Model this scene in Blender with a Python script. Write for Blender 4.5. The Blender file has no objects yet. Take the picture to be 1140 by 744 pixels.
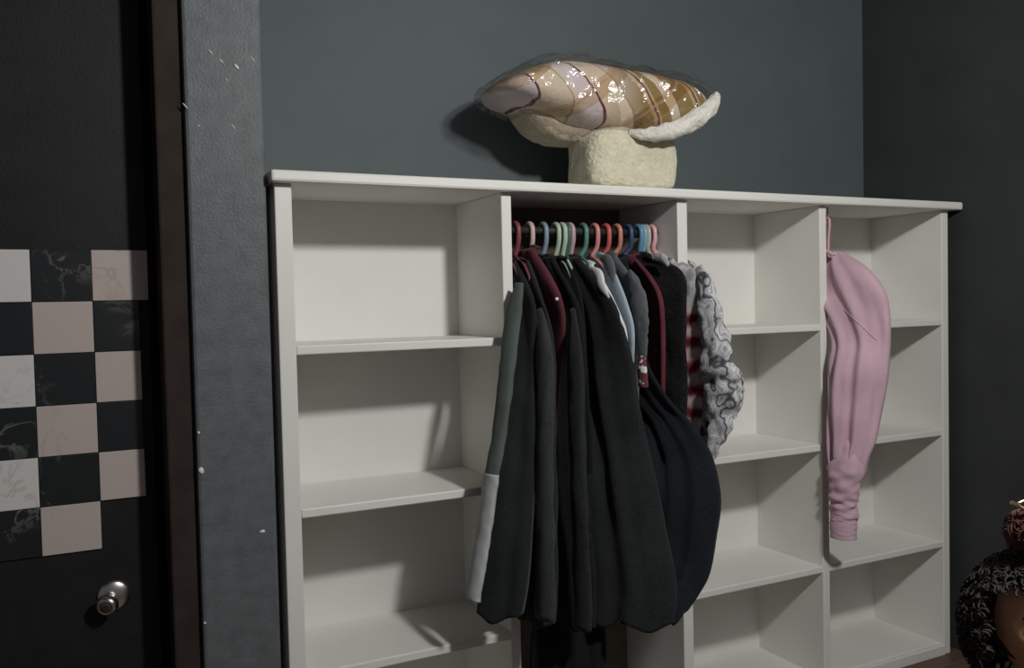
import bpy, bmesh, math, random
from mathutils import Vector, Matrix, noise
from mathutils.bvhtree import BVHTree
random.seed(7)
PI = math.pi
SC = bpy.context.scene
COL = SC.collection

# ------------------------------------------------------------------ camera
IW, IH, FOC = 1140, 744, 971.9072
CAMP = Vector((-0.4356, -2.1276, 1.2035))
YAW, PITCH, ROLL = -0.4631, -0.0339, 0.0228
CR = (Matrix.Rotation(YAW, 3, 'Z') @ Matrix.Rotation(PITCH, 3, 'X') @ Matrix.Rotation(ROLL, 3, 'Y'))
def at(u, v, y):
    """point of the scene seen at pixel (u, v) at real depth y"""
    d = CR @ Vector(((u - IW / 2) / FOC, 1, -(v - IH / 2) / FOC))
    return CAMP + d * ((y - CAMP.y) / d.y)
cam = bpy.data.cameras.new('camera'); cam.sensor_width = 36; cam.lens = FOC / IW * 36
cam.clip_start = 0.02
co = bpy.data.objects.new('camera', cam); COL.objects.link(co)
M = Matrix.Identity(4)
for i in range(3):
    M[i][0] = CR[i][0]; M[i][1] = CR[i][2]; M[i][2] = -CR[i][1]; M[i][3] = CAMP[i]
co.matrix_world = M
SC.camera = co

# ------------------------------------------------------------------ materials
def srgb(r, g, b):
    f = lambda c: (c / 12.92 if c <= 0.04045 else ((c + 0.055) / 1.055) ** 2.4)
    return (f(r / 255), f(g / 255), f(b / 255), 1)
class NT:
    def __init__(s, name):
        s.m = bpy.data.materials.new(name); s.m.use_nodes = True
        s.t = s.m.node_tree; s.b = s.t.nodes['Principled BSDF']
    def n(s, typ, **kw):
        nd = s.t.nodes.new(typ)
        for k, v in kw.items():
            if k in nd.inputs: nd.inputs[k].default_value = v
            else: setattr(nd, k, v)
        return nd
    def l(s, a, b): s.t.links.new(a, b)
    def co(s, scale=(1, 1, 1), rot=(0, 0, 0), out='Object'):
        tc = s.n('ShaderNodeTexCoord'); mp = s.n('ShaderNodeMapping')
        mp.inputs['Scale'].default_value = scale; mp.inputs['Rotation'].default_value = rot
        s.l(tc.outputs[out], mp.inputs['Vector']); return mp.outputs['Vector']
    def noise(s, vec, scale, detail=3, rough=0.55, dist=0):
        nd = s.n('ShaderNodeTexNoise'); s.l(vec, nd.inputs['Vector'])
        nd.inputs['Scale'].default_value = scale; nd.inputs['Detail'].default_value = detail
        nd.inputs['Roughness'].default_value = rough; nd.inputs['Distortion'].default_value = dist
        return nd.outputs['Fac']
    def ramp(s, fac, stops, interp='LINEAR'):
        nd = s.n('ShaderNodeValToRGB'); r = nd.color_ramp; r.interpolation = interp
        while len(r.elements) < len(stops): r.elements.new(0.5)
        for e, (p, c) in zip(r.elements, stops): e.position = p; e.color = c
        s.l(fac, nd.inputs['Fac']); return nd.outputs['Color']
    def mix(s, fac, a, b, mode='MIX'):
        nd = s.n('ShaderNodeMix', data_type='RGBA', blend_type=mode)
        for sock, val in ((nd.inputs['Factor'], fac), (nd.inputs['A'], a), (nd.inputs['B'], b)):
            pass
        fs = [i for i in nd.inputs if i.name == 'Factor' and i.type == 'VALUE'][0]
        aa = [i for i in nd.inputs if i.name == 'A' and i.type == 'RGBA'][0]
        bb = [i for i in nd.inputs if i.name == 'B' and i.type == 'RGBA'][0]
        for sock, val in ((fs, fac), (aa, a), (bb, b)):
            if hasattr(val, 'links'): s.l(val, sock)
            else: sock.default_value = val
        return [o for o in nd.outputs if o.type == 'RGBA'][0]
    def math(s, op, a, b=0.0, clamp=False):
        nd = s.n('ShaderNodeMath', operation=op, use_clamp=clamp)
        for i, val in enumerate((a, b)):
            if hasattr(val, 'links'): s.l(val, nd.inputs[i])
            else: nd.inputs[i].default_value = val
        return nd.outputs[0]
    def bump(s, h, strength=0.3, dist=0.01):
        nd = s.n('ShaderNodeBump'); nd.inputs['Strength'].default_value = strength
        nd.inputs['Distance'].default_value = dist; s.l(h, nd.inputs['Height'])
        s.l(nd.outputs['Normal'], s.b.inputs['Normal'])
    def color(s, c):
        if hasattr(c, 'links'): s.l(c, s.b.inputs['Base Color'])
        else: s.b.inputs['Base Color'].default_value = c
    def rough(s, r, spec=None):
        s.b.inputs['Roughness'].default_value = r
        if spec is not None: s.b.inputs['Specular IOR Level'].default_value = spec
def sc(c, k): return (c[0] * k, c[1] * k, c[2] * k, 1)
def painted(name, c, rough=0.5, var=0.12, nscale=6, bscale=60, bstr=0.15, spec=0.4):
    n = NT(name); v = n.co()
    n.color(n.ramp(n.noise(v, nscale, 4), [(0.3, sc(c, 1 - var)), (0.7, sc(c, 1 + var))]))
    n.rough(rough, spec); n.bump(n.noise(v, bscale, 3), bstr, 0.004); return n.m
def fabric(name, c, var=0.2, weave=420, bstr=0.25, rough=0.95, fleck=None, blotch=9, sheen=0.06):
    n = NT(name); v = n.co()
    col = n.ramp(n.noise(v, blotch, 4), [(0.3, sc(c, 1 - var)), (0.7, sc(c, 1 + var))])
    fine = n.noise(v, weave, 2)
    if fleck: col = n.mix(n.ramp(fine, [(0.52, (0, 0, 0, 1)), (0.68, (1, 1, 1, 1))]), col, fleck)
    n.color(col); n.rough(rough, 0.15)
    n.b.inputs['Sheen Weight'].default_value = sheen
    h = n.math('ADD', n.math('MULTIPLY', fine, 0.25), n.noise(v, 28, 3))
    n.bump(h, bstr, 0.008); return n.m
MAT = {}
MAT['white'] = painted('shelf_white_paint', (0.765, 0.758, 0.718, 1), 0.45, 0.03, 4, 90, 0.05)
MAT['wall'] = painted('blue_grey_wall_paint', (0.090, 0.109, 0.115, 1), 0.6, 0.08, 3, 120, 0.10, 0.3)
MAT['pier'] = painted('stippled_grey_paint', (0.112, 0.124, 0.132, 1), 0.5, 0.16, 26, 150, 0.35, 0.35)
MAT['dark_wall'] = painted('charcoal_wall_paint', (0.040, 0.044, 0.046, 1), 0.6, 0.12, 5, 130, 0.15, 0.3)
MAT['ceiling'] = painted('ceiling_paint', (0.10, 0.11, 0.11, 1), 0.8)
MAT['jamb'] = painted('dark_brown_jamb_paint', (0.038, 0.029, 0.025, 1), 0.85, 0.2, 14, 100, 0.2, 0.1)
MAT['door'] = painted('black_door_paint', (0.011, 0.011, 0.0115, 1), 0.6, 0.25, 12, 140, 0.2, 0.3)
def wood():
    n = NT('brown_floor_boards'); v = n.co((1, 9, 1))
    n.color(n.ramp(n.noise(v, 6, 5), [(0.3, (0.085, 0.045, 0.032, 1)), (0.7, (0.15, 0.085, 0.06, 1))]))
    n.rough(0.5); return n.m
MAT['floor'] = wood()
def marble(name, base, vein, thr, rough):
    n = NT(name); v = n.co()
    a = n.noise(v, 9, 5, 0.6, 1.2)
    d = n.math('ABSOLUTE', n.math('SUBTRACT', a, 0.5))
    f = n.ramp(d, [(0.0, (1, 1, 1, 1)), (thr, (0, 0, 0, 1))])
    patch = n.ramp(n.noise(v, 5, 2), [(0.5, (0, 0, 0, 1)), (0.68, (1, 1, 1, 1))])
    n.color(n.mix(n.mix(1.0, f, patch, 'MULTIPLY'), base, vein)); n.rough(rough, 0.5); return n.m
MAT['tile_black'] = marble('black_veined_marble', (0.012, 0.014, 0.016, 1), (0.14, 0.14, 0.13, 1), 0.035, 0.35)
MAT['tile_beige'] = marble('beige_marble', (0.50, 0.43, 0.40, 1), (0.38, 0.31, 0.28, 1), 0.03, 0.35)
MAT['tile_white'] = marble('white_marble', (0.66, 0.63, 0.62, 1), (0.5, 0.46, 0.44, 1), 0.03, 0.35)
def metal(name, c, r):
    n = NT(name); n.color(c); n.b.inputs['Metallic'].default_value = 1; n.rough(r); return n.m
MAT['chrome'] = metal('brushed_steel', (0.62, 0.58, 0.54, 1), 0.28)
MAT['dark_steel'] = metal('dark_steel', (0.25, 0.23, 0.21, 1), 0.4)
MAT['rail'] = painted('dark_rail_paint', (0.02, 0.02, 0.02, 1), 0.6)
MAT['chip_glint'] = painted('white_chip_and_glint', (0.75, 0.75, 0.74, 1), 0.5)
def plastic(name, c):
    n = NT(name); n.color(c); n.rough(0.35, 0.5); return n.m

# ------------------------------------------------------------------ object helpers
def link(name, bm, mats, parent=None, smooth=True, bevel=0.0):
    me = bpy.data.meshes.new(name)
    bmesh.ops.recalc_face_normals(bm, faces=bm.faces[:])
    bm.to_mesh(me); bm.free()
    for m in (mats if isinstance(mats, (list, tuple)) else [mats]): me.materials.append(m)
    if smooth:
        for p in me.polygons: p.use_smooth = True
    o = bpy.data.objects.new(name, me); COL.objects.link(o)
    if parent:
        o.parent = parent
        o.location = -Vector(parent.location)          # meshes are written in world coordinates
    if bevel:
        b = o.modifiers.new('bevel', 'BEVEL'); b.width = bevel; b.segments = 2; b.limit_method = 'ANGLE'
        for p in me.polygons: p.use_smooth = False
    return o
def thing(name, label, cat, loc, group=None):
    o = bpy.data.objects.new(name, None); COL.objects.link(o); o.location = loc
    o.empty_display_size = 0.05
    o['label'] = label; o['category'] = cat
    if group: o['group'] = group
    return o
def tag(o, label, cat, group=None):
    o['label'] = label; o['category'] = cat
    if group: o['group'] = group
    return o
def struct(name, bm, m, parent=None, **kw):
    o = link(name, bm, m, parent, **kw)
    if not parent: o['kind'] = 'structure'
    return o
def box(bm, x0, x1, y0, y1, z0, z1, mi=0):
    vs = [bm.verts.new((x, y, z)) for x in (x0, x1) for y in (y0, y1) for z in (z0, z1)]
    for f in ((0, 1, 3, 2), (4, 6, 7, 5), (0, 4, 5, 1), (2, 3, 7, 6), (0, 2, 6, 4), (1, 5, 7, 3)):
        fc = bm.faces.new([vs[i] for i in f]); fc.material_index = mi
    return bm
def B(*a): return box(bmesh.new(), *a)
def rings(bm, loops, cap=True, mi=0):
    """skin a list of closed loops of equal length"""
    vs = [[bm.verts.new(p) for p in lp] for lp in loops]
    n = len(vs[0])
    for a, b in zip(vs, vs[1:]):
        for i in range(n):
            f = bm.faces.new((a[i], a[(i + 1) % n], b[(i + 1) % n], b[i])); f.material_index = mi
    if cap:
        for lp in (vs[0], vs[-1]):
            c = bm.verts.new(sum((v.co for v in lp), Vector()) / n)
            for i in range(n):
                f = bm.faces.new((lp[i], lp[(i + 1) % n], c)); f.material_index = mi
    return bm
def crom(pts, n):
    """Catmull-Rom through a list of equal-length tuples, n samples"""
    P = [Vector(p) for p in pts] if len(pts[0]) <= 4 else pts
    out = []
    m = len(pts) - 1
    for k in range(n):
        s = k / (n - 1) * m; i = min(int(s), m - 1); t = s - i
        p0 = pts[max(i - 1, 0)]; p1 = pts[i]; p2 = pts[i + 1]; p3 = pts[min(i + 2, m)]
        out.append(tuple(0.5 * (2 * b + (c - a) * t + (2 * a - 5 * b + 4 * c - d) * t * t + (3 * b - a - 3 * c + d) * t ** 3)
                         for a, b, c, d in zip(p0, p1, p2, p3)))
    return out
def tube(bm, pts, r, n=8, samples=None, flat=1.0, flat_dir=None, wob=0.0, seed=0, cap=True, mi=0):
    """round tube along points; r number or list; flat squeezes along flat_dir"""
    rs = r if isinstance(r, (list, tuple)) else [r] * len(pts)
    q = [tuple(p) + (rr,) for p, rr in zip(pts, rs)]
    if samples: q = crom(q, samples)
    P = [Vector(a[:3]) for a in q]; R = [max(a[3], 1e-4) for a in q]
    up = Vector(flat_dir) if flat_dir else None
    loops = []; last = None
    for i, p in enumerate(P):
        t = (P[min(i + 1, len(P) - 1)] - P[max(i - 1, 0)]).normalized()
        if up is not None: a = up - t * up.dot(t)
        else:
            a = last if last is not None else (Vector((0, 0, 1)) if abs(t.z) < 0.9 else Vector((1, 0, 0)))
            a = a - t * a.dot(t)
        a.normalize(); last = a; b = t.cross(a)
        lp = []
        for k in range(n):
            th = 2 * PI * k / n
            rr = R[i]
            if wob:
                rr *= 1 + wob * noise.noise(Vector((math.cos(th) * 1.6 + seed, math.sin(th) * 1.6, i * 0.34)))
            lp.append(p + a * (math.cos(th) * rr * flat) + b * (math.sin(th) * rr))
        loops.append(lp)
    return rings(bm, loops, cap, mi)
def lathe(bm, c, axis, prof, n=32, mi=0):
    """profile [(distance along axis, radius)]"""
    ax = Vector(axis).normalized(); a = ax.orthogonal().normalized(); b = ax.cross(a)
    loops = [[Vector(c) + ax * d + (a * math.cos(2 * PI * k / n) + b * math.sin(2 * PI * k / n)) * max(r, 1e-4) for k in range(n)] for d, r in prof]
    return rings(bm, loops, True, mi)

# ------------------------------------------------------------------ setting
FZ = -0.115
XR, YB = 2.45, 0.42
DOORY = 0.13
struct('floor', B(-2.6, XR + 0.1, -3.2, YB + 0.1, FZ - 0.05, FZ), MAT['floor'], smooth=False)
struct('ceiling', B(-2.6, XR + 0.1, -3.2, YB + 0.1, 2.62, 2.7), MAT['ceiling'], smooth=False)
struct('wall_back', B(-0.20, XR + 0.1, YB, YB + 0.1, FZ, 2.62), MAT['wall'], smooth=False)
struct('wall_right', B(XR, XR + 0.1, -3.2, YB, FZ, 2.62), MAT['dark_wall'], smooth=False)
pier = struct('wall_left', B(-0.196, -0.018, 0.0, YB, FZ, 2.62), MAT['pier'], smooth=False, bevel=0.008)
# paint chips on the pier; the upper streaks are gloss glints painted white
def blob(px, py, rx, rz, ang=0.0, d=0.003):
    c = at(px, py, 0.0); bm = bmesh.new()
    bmesh.ops.create_icosphere(bm, subdivisions=2, radius=1)
    ca, sa = math.cos(ang), math.sin(ang)
    for v in bm.verts:
        x, y, z = v.co; k = 1 + 0.35 * noise.noise(v.co * 1.7 + Vector((px, py, 0)))
        x, z = x * rx * k, z * rz * k
        v.co = (c.x + x * ca - z * sa, c.y + y * d, c.z + x * sa + z * ca)
    return bm
for i, (px, py, rx, rz, an) in enumerate([(224, 524, .006, .009, .2), (292, 592, .007, .004, 0), (228, 694, .003, .003, 0), (221, 482, .003, .004, 0),
                                       (246, 68, .002, .007, .75), (263, 74, .003, .009, .75), (281, 66, .0015, .008, .7), (234, 58, .0015, .008, .8),
                                       (252, 89, .0015, .005, .7), (206, 118, .0018, .008, .7), (221, 140, .004, .0015, 0), (260, 142, .0015, .008, .5)]):
    o = struct('chip_and_glint', blob(px, py, rx, rz, an), MAT['chip_glint'], pier)
    o['label'] = 'white speck on the grey pier, chipped paint and painted glints alike'
# door wall above and beside the door, jamb and door leaf
struct('trim_1', box(B(-0.258, -0.1965, 0.018, 0.22, FZ, 2.62), -0.33, -0.257, 0.178, 0.22, FZ, 2.62), MAT['jamb'], smooth=False, bevel=0.006)
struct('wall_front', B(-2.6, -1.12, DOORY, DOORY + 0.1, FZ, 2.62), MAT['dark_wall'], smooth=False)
door = struct('door_1', B(-1.115, -0.2755, DOORY, DOORY + 0.045, FZ + 0.01, 2.61), MAT['door'], smooth=False, bevel=0.003)
# checker tiles: columns from the right, rows measured down the door
cx_ = [-0.650, -0.523, -0.3985, -0.277]; colw = 0.126
zr = [1.3525, 1.2335, 1.1145, 0.996, 0.8795, 0.765, 0.652]
bm = bmesh.new()
for r in range(6):
    for c in range(3):
        x0, x1 = cx_[c], cx_[c + 1]
        if c == 2 and r > 0: x1 = -0.299
        z1, z0 = zr[r], zr[r + 1]
        light = (r + c) % 2 == 0
        if r == 5 and c == 2: continue
        mi = 0 if not light else (2 if c == 0 else 1)
        if r == 5: light = c == 1; mi = 1 if c == 1 else 0
        box(bm, x0 + .0006, x1 - .0006, DOORY - 0.006, DOORY + 0.002, z0 + .0006, z1 - .0006, mi)
til = link('tile_panel', bm, [MAT['tile_black'], MAT['tile_beige'], MAT['tile_white']], door, smooth=False, bevel=0.0012)
til['label'] = 'black and cream marble tiles in a checkerboard'
kc = at(127, 663, DOORY)
bm = bmesh.new()
lathe(bm, (kc.x, DOORY, kc.z), (0, -1, 0), [(-0.002, 0.002), (0, 0.037), (0.004, 0.0365), (0.008, 0.031), (0.011, 0.02), (0.013, 0.012)])
kn = link('door_knob', bm, MAT['chrome'], door); kn['label'] = 'round steel door knob'
bm = bmesh.new()
lathe(bm, (kc.x, DOORY, kc.z), Vector((-0.42, -1, -0.25)), [(0.006, 0.010), (0.02, 0.0105), (0.027, 0.016), (0.034, 0.023), (0.043, 0.0255), (0.052, 0.023), (0.056, 0.018), (0.0565, 0.0145), (0.0545, 0.0135), (0.0545, 0.001)])
g = link('knob_grip', bm, MAT['chrome'], kn); g.location = (0, 0, 0)
bm = bmesh.new()
ax = Vector((-0.42, -1, -0.25)).normalized()
lathe(bm, Vector((kc.x, DOORY, kc.z)) + ax * 0.0546, ax, [(0, 0.0135), (0.0012, 0.013), (0.0016, 0.004), (0.0008, 0.001)])
g = link('key_cylinder', bm, MAT['dark_steel'], kn); g.location = (0, 0, 0)

# ------------------------------------------------------------------ shelving unit
D = 0.3127; X1, X2, X3, XE = 0.6336, 1.2274, 1.7999, 2.4
ZT, Z1, Z2, Z3 = 1.5068, 1.0921, 0.6914, 0.2823
TS = 0.0225
PAN = [(0, .0415), (X1 - .0305, X1), (X2 - .037, X2), (X3 - .0305, X3), (XE - .034, XE)]
sh = thing('shelving_unit', 'large white open shelving unit in the alcove, with a hanging bay', 'shelf unit', (1.2, 0.15, FZ))
W_ = MAT['white']
for i, (a, b) in enumerate(PAN):
    link('side_panel' if i in (0, 4) else 'divider', B(a, b, 0, D + .012, FZ, ZT), W_, sh, bevel=0.003)
def plate(x0, x1, y0, y1, z0, z1, r=0.008):
    return B(x0, x1, y0, y1, z0, z1)
link('top_board', B(-.0125, XE + .042, -.0313, YB - .003, ZT, ZT + .0285), W_, sh, bevel=0.007)
for bay in (0, 2, 3):
    xa, xb = PAN[bay][1], PAN[bay + 1][0]
    for z in (Z1, Z2, Z3):
        link('shelf_board', B(xa, xb, 0.001, D, z, z + TS), W_, sh, bevel=0.003)
for bay in range(4):
    xa, xb = PAN[bay][1], PAN[bay + 1][0]
    link('bottom_board', B(xa, xb, 0.012, D, FZ + .006, -.074), W_, sh, bevel=0.003)
    link('kick_strip', B(xa, xb, -0.004, 0.009, FZ, -.079), W_, sh, bevel=0.002)
MAT['bay_shade'] = painted('brown_bay_shade', (.13, .10, .08, 1), .75, .12, 20, 120, .1, .2)  # shade inside the hanging bay put into the panel's brown
for bay in range(4):
    o = link('back_panel', B((PAN[bay][0] + PAN[bay][1]) / 2, (PAN[bay + 1][0] + PAN[bay + 1][1]) / 2, D, D + .011, FZ + .01, ZT), MAT['bay_shade'] if bay == 1 else W_, sh, smooth=False)
    if bay == 1: o['label'] = 'back panel of the hanging bay, its shade put into the brown colour'
RY, RZ = 0.11, 1.415
bm = bmesh.new(); tube(bm, [(X1 - .002, RY, RZ), (PAN[2][0] + .002, RY, RZ)], .0125, 16)
link('hanging_rail', bm, MAT['rail'], sh)
bm = bmesh.new()
HX, HY = 1.842, 0.035
tube(bm, [(HX, HY, ZT + .001), (HX, HY, ZT - .02), (HX, HY + .012, ZT - .034), (HX, HY, ZT - .044), (HX, HY - .012, ZT - .034)], .002, 8, 20)
link('screw_hook', bm, MAT['dark_steel'], sh)

# ------------------------------------------------------------------ hangers
HGROUP = 'hangers on the rail of the hanging bay'
PL = {}
def pcol(k, r, g, b): PL[k] = plastic(k + '_hanger_plastic', srgb(r, g, b))
pcol('maroon', 135, 70, 80); pcol('beige', 205, 180, 172); pcol('slate', 128, 150, 165); pcol('mint', 175, 195, 175); pcol('moss', 70, 105, 88)
pcol('lilac', 190, 155, 172); pcol('teal', 88, 135, 125); pcol('salmon', 210, 140, 136); pcol('red', 195, 92, 92); pcol('orange', 195, 130, 112)
pcol('navy', 55, 75, 110); pcol('blue', 95, 140, 170); pcol('aqua', 125, 165, 175); pcol('grey', 175, 170, 165); pcol('rose', 220, 165, 170)
LASTLV = [None]
def hanger(x, color, label, lean=None, y=RY, zr=RZ, rr=.0125, group=HGROUP, thick=.0075, drop=.075, k=.75):
    t = thing('clothes_hanger', label, 'hanger', (x, y, zr), group)
    R = rr + thick
    tilt, xc = 0.0, x
    if lean:                                           # the bar follows the garment that hangs on it
        z_, fx, fy, mx_, my_, bx, by, th = lean[1]
        tilt = (fx - bx) / (fy - by); xc = bx + (y - by) * tilt
    h = []
    for q in range(15):
        a = math.radians(-35 + 215 * q / 14)
        h.append((x, y + R * math.cos(a), zr + R * math.sin(a)))
    h.append((x, y - R * 0.98, zr - .025)); h.append((x, y - R * .5, zr - .05)); h.append((xc, y, zr - drop))
    bm = bmesh.new(); tube(bm, h, thick, 10, 44)
    link('hook', bm, PL[color], t)
    zn = zr - drop
    pts = []
    s = [(0, 0), (.03, -.008), (.08, -.034), (.122, -.080), (.125, -.090), (.117, -.096), (0, -.096)]
    s = [(a * k, b * k) for a, b in s]
    for a, b in s: pts.append((xc + tilt * -a, y - a, zn + b))
    for a, b in reversed(s[1:-1]): pts.append((xc + tilt * a, y + a, zn + b))
    pts.append((xc, y, zn))
    bm = bmesh.new(); tube(bm, pts, .0042, 8, 60)
    link('shoulder_bar', bm, PL[color], t)
    return t

# ------------------------------------------------------------------ garments
def garment_mesh(levels, nz=60, nt=30, fold=0.006, kf=7.0, seed=0, hem_wave=0.01, crumple=0.004, bm=None):
    """levels: (z, Fx,Fy, Mx,My, Bx,By, thickness); F front edge, B back edge, M middle of the spine.
    the section at each level is a closed, folded loop around the curve F-M-B"""
    lv = crom(levels, nz)
    zt, zb = lv[0][0], lv[-1][0]
    loops = []
    for i, (z, fx, fy, mx, my, bx, by, th) in enumerate(lv):
        g = i / (nz - 1)
        F, Mi, Bk = Vector((fx, fy, 0)), Vector((mx, my, 0)), Vector((bx, by, 0))
        ctrl = Mi * 2 - (F + Bk) * 0.5
        def sp(t): return F * (1 - t) ** 2 + ctrl * (2 * t * (1 - t)) + Bk * t * t
        amp = fold * (0.15 + 0.85 * g)
        lp = []
        for side in (1, -1):
            for k in range(nt):
                t = k / nt if side == 1 else 1 - k / nt
                p = sp(t); d = (sp(min(t + .02, 1)) - sp(max(t - .02, 0))).normalized()
                nrm = Vector((-d.y, d.x, 0))
                prof = max(th, .001) * (max(0.0, 1 - abs(2 * t - 1) ** 2.6)) ** 0.5
                env = math.sin(PI * min(max(t, 0), 1)) ** 0.5
                rip = amp * env * (math.sin(kf * t * PI + seed + g * 1.3) + 0.5 * math.sin(kf * 1.9 * t * PI + seed * 2.1 - g))
                cr = crumple * noise.noise(Vector((t * 5 + seed * 3, z * 9, side * 1.5 + seed))) * min(1, g * 4)
                q = p + nrm * (side * prof + rip + cr * side)
                zz = z + hem_wave * g ** 6 * (math.sin(kf * t * PI + seed) + noise.noise(Vector((t * 6, seed, 1)))) 
                lp.append((q.x, q.y, zz))
        loops.append(lp)
    b = bm or bmesh.new()
    return rings(b, loops)
def levels_from(rows, x0, top_z=1.335):
    """rows: (px, py, yF, dxM, dxB, yB, th) - front edge seen at a pixel at depth yF; the
    spine runs back to (x0+dxB, yB), its middle pushed sideways by dxM"""
    out = []
    for px, py, yF, dxM, dxB, yB, th in rows:
        f = at(px, py, yF); bx = x0 + dxB
        out.append((f.z, f.x, f.y, (f.x + bx) / 2 + dxM, (f.y + yB) / 2, bx, yB, th))
    return out
CG = 'clothes crowded on the rail of the hanging bay'
def dress(name, label, cat, x0, rows, mat, group=CG, **kw):
    lv = levels_from(rows, x0)
    # neck: a narrow top over the hanger
    z0, fx, fy = lv[0][0], lv[0][1], lv[0][2]
    neck = [(z0 + .022, x0 - .002, RY - .035, x0, RY, x0, RY + .035, .006),
            (z0 + .012, x0 - .003, RY - .07, x0, RY, x0, RY + .06, .010)]
    t = thing(name, label, cat, (x0, RY, lv[-1][0]), group)
    link('body', garment_mesh(neck + lv, **kw), mat, t)
    return t, lv
def sleeve(t, pts, r, mat, flat=.55, n=16, samples=40, wob=.28, seed=1.0, name='sleeve', parent=None, label=None):
    bm = bmesh.new(); tube(bm, pts, r, n, samples, flat, (1, .25, 0), wob, seed)
    o = link(name, bm, mat, parent or t)
    if parent: o.location = (0, 0, 0)
    if label: o['label'] = label
    return o

F = {}
F['green'] = fabric('dark_green_grey_cloth', (0.012, 0.016, 0.0148, 1), fleck=(0.026, 0.033, 0.031, 1))
F['sage'] = fabric('sage_grey_cloth', (0.085, 0.105, 0.096, 1), .15)
F['pale'] = fabric('pale_grey_cloth', (0.40, 0.42, 0.42, 1), .1)
F['charcoal'] = fabric('charcoal_wool', (0.018, 0.020, 0.021, 1), fleck=(0.05, 0.054, 0.056, 1))
F['grey_wool'] = fabric('mid_grey_wool', (0.034, 0.038, 0.039, 1), fleck=(0.07, 0.075, 0.076, 1))
F['maroon'] = fabric('maroon_cloth', (0.10, 0.026, 0.036, 1), .25)
F['black'] = fabric('black_wool', (0.008, 0.009, 0.010, 1), fleck=(0.022, 0.024, 0.024, 1))
F['coat'] = fabric('charcoal_coat_wool', (0.015, 0.017, 0.018, 1), .3, fleck=(0.036, 0.039, 0.041, 1))
F['white'] = fabric('white_shirt_cotton', (0.72, 0.72, 0.74, 1), .05)
F['iceblue'] = fabric('pale_blue_cotton', (0.36, 0.43, 0.48, 1), .08)
F['grey'] = fabric('grey_jersey', (0.11, 0.12, 0.128, 1), .15)
F['navy'] = fabric('navy_quilt', (0.010, 0.012, 0.017, 1), .3, fleck=(0.022, 0.026, 0.032, 1))
F['burg'] = fabric('burgundy_cloth', (0.11, 0.024, 0.036, 1), .25)
F['fur'] = fabric('black_fur', (0.009, 0.0095, 0.0095, 1), .3, 160, .8, fleck=(0.022, 0.022, 0.022, 1))
F['pink'] = fabric('pink_jersey', (0.60, 0.405, 0.485, 1), .06, sheen=.1)
F['pink_rib'] = fabric('pink_rib_knit', (0.60, 0.42, 0.50, 1), .06)
def swirl(name, seedv, dark, mid, light):
    n = NT(name); v = n.co(); 
    w = n.n('ShaderNodeTexWave'); w.inputs['Scale'].default_value = 9; w.inputs['Distortion'].default_value = 9
    w.inputs['Detail'].default_value = 2; w.inputs['Detail Scale'].default_value = 1.6; n.l(v, w.inputs['Vector'])
    c = n.ramp(w.outputs['Fac'], [(0.0, dark), (0.09, mid), (0.28, light), (0.5, mid), (0.64, light), (0.9, light), (1.0, mid)])
    n.color(c); n.rough(.8, .2); n.bump(n.noise(v, 40, 3), .3, .006); return n.m
F['print'] = swirl('black_and_white_swirl_print', 0, (0.07, 0.072, 0.08, 1), (0.34, 0.34, 0.365, 1), (0.58, 0.58, 0.61, 1))
def tiedye():
    n = NT('red_and_white_tie_dye'); v = n.co()
    sx = n.n('ShaderNodeSeparateXYZ'); n.l(v, sx.inputs[0])
    zz = n.math('ADD', sx.outputs['Z'], n.math('MULTIPLY', n.math('SUBTRACT', n.noise(v, 14, 3), .5), .05))
    s = n.math('ADD', n.math('MULTIPLY', n.math('SINE', n.math('MULTIPLY', zz, 92)), .5), .5)
    band = n.ramp(s, [(0.0, (0.17, .025, .04, 1)), (.3, (.30, .08, .10, 1)), (.55, (.62, .32, .33, 1)), (1, (.68, .60, .60, 1))])
    pale = n.ramp(n.noise(v, 30, 3), [(.4, (.30, .29, .31, 1)), (.6, (.62, .61, .63, 1))])
    top = n.ramp(n.math('MULTIPLY', n.math('SUBTRACT', zz, 1.10), 5), [(.3, (0, 0, 0, 1)), (.5, (1, 1, 1, 1))])
    n.color(n.mix(top, band, pale)); n.rough(.9, .15); n.bump(n.noise(v, 40, 3), .3, .006); return n
_td = tiedye(); F['tiedye'] = _td.m
def check():
    n = NT('white_and_maroon_print'); v = n.co()
    c = n.ramp(n.noise(v, 55, 2), [(.42, (.17, .03, .045, 1)), (.5, (.05, .05, .06, 1)), (.55, (.7, .7, .7, 1))], 'CONSTANT')
    n.color(c); n.rough(.9); return n.m
F['patch'] = check()

# --- 1 dark green jacket at the left end, its colour-blocked sleeve hanging over the divider
x = 0.662
t, lv = dress('jacket', 'dark green-grey jacket leftmost on the rail, sage sleeve ending in a pale band', 'jacket', x, [
    (575, 293, .04, 0, .002, .24, .012), (588, 318, -.04, 0, .002, .28, .013), (597, 345, -.085, -.004, .003, .22, .014), (601, 400, -.10, -.040, .004, .09, .016),
    (599, 480, -.13, -.075, .004, .03, .022), (595, 560, -.16, -.095, .0, .01, .026), (590, 640, -.18, -.108, -.006, .005, .028), (583, 688, -.19, -.105, -.01, .0, .028)],
    F['green'], crumple=.008, fold=.012, kf=6, seed=.4)
s = sleeve(t, [at(578, 316, -.045), at(572, 350, -.06), at(566, 395, -.075), (at(561, 440, -.09)), at(555, 490, -.105), at(547, 532, -.12)],
       [.016, .028, .029, .027, .026, .026], F['sage'], flat=.5, seed=2, wob=.15, label='sage grey sleeve')
sleeve(t, [at(547, 528, -.12), at(541, 580, -.128), at(533, 630, -.135), at(526, 668, -.138)], [.0275, .0255, .0255, .026], F['pale'], flat=.5, name='sleeve_band', parent=s, seed=3, wob=.15, label='pale grey lower band of the sleeve')
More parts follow.
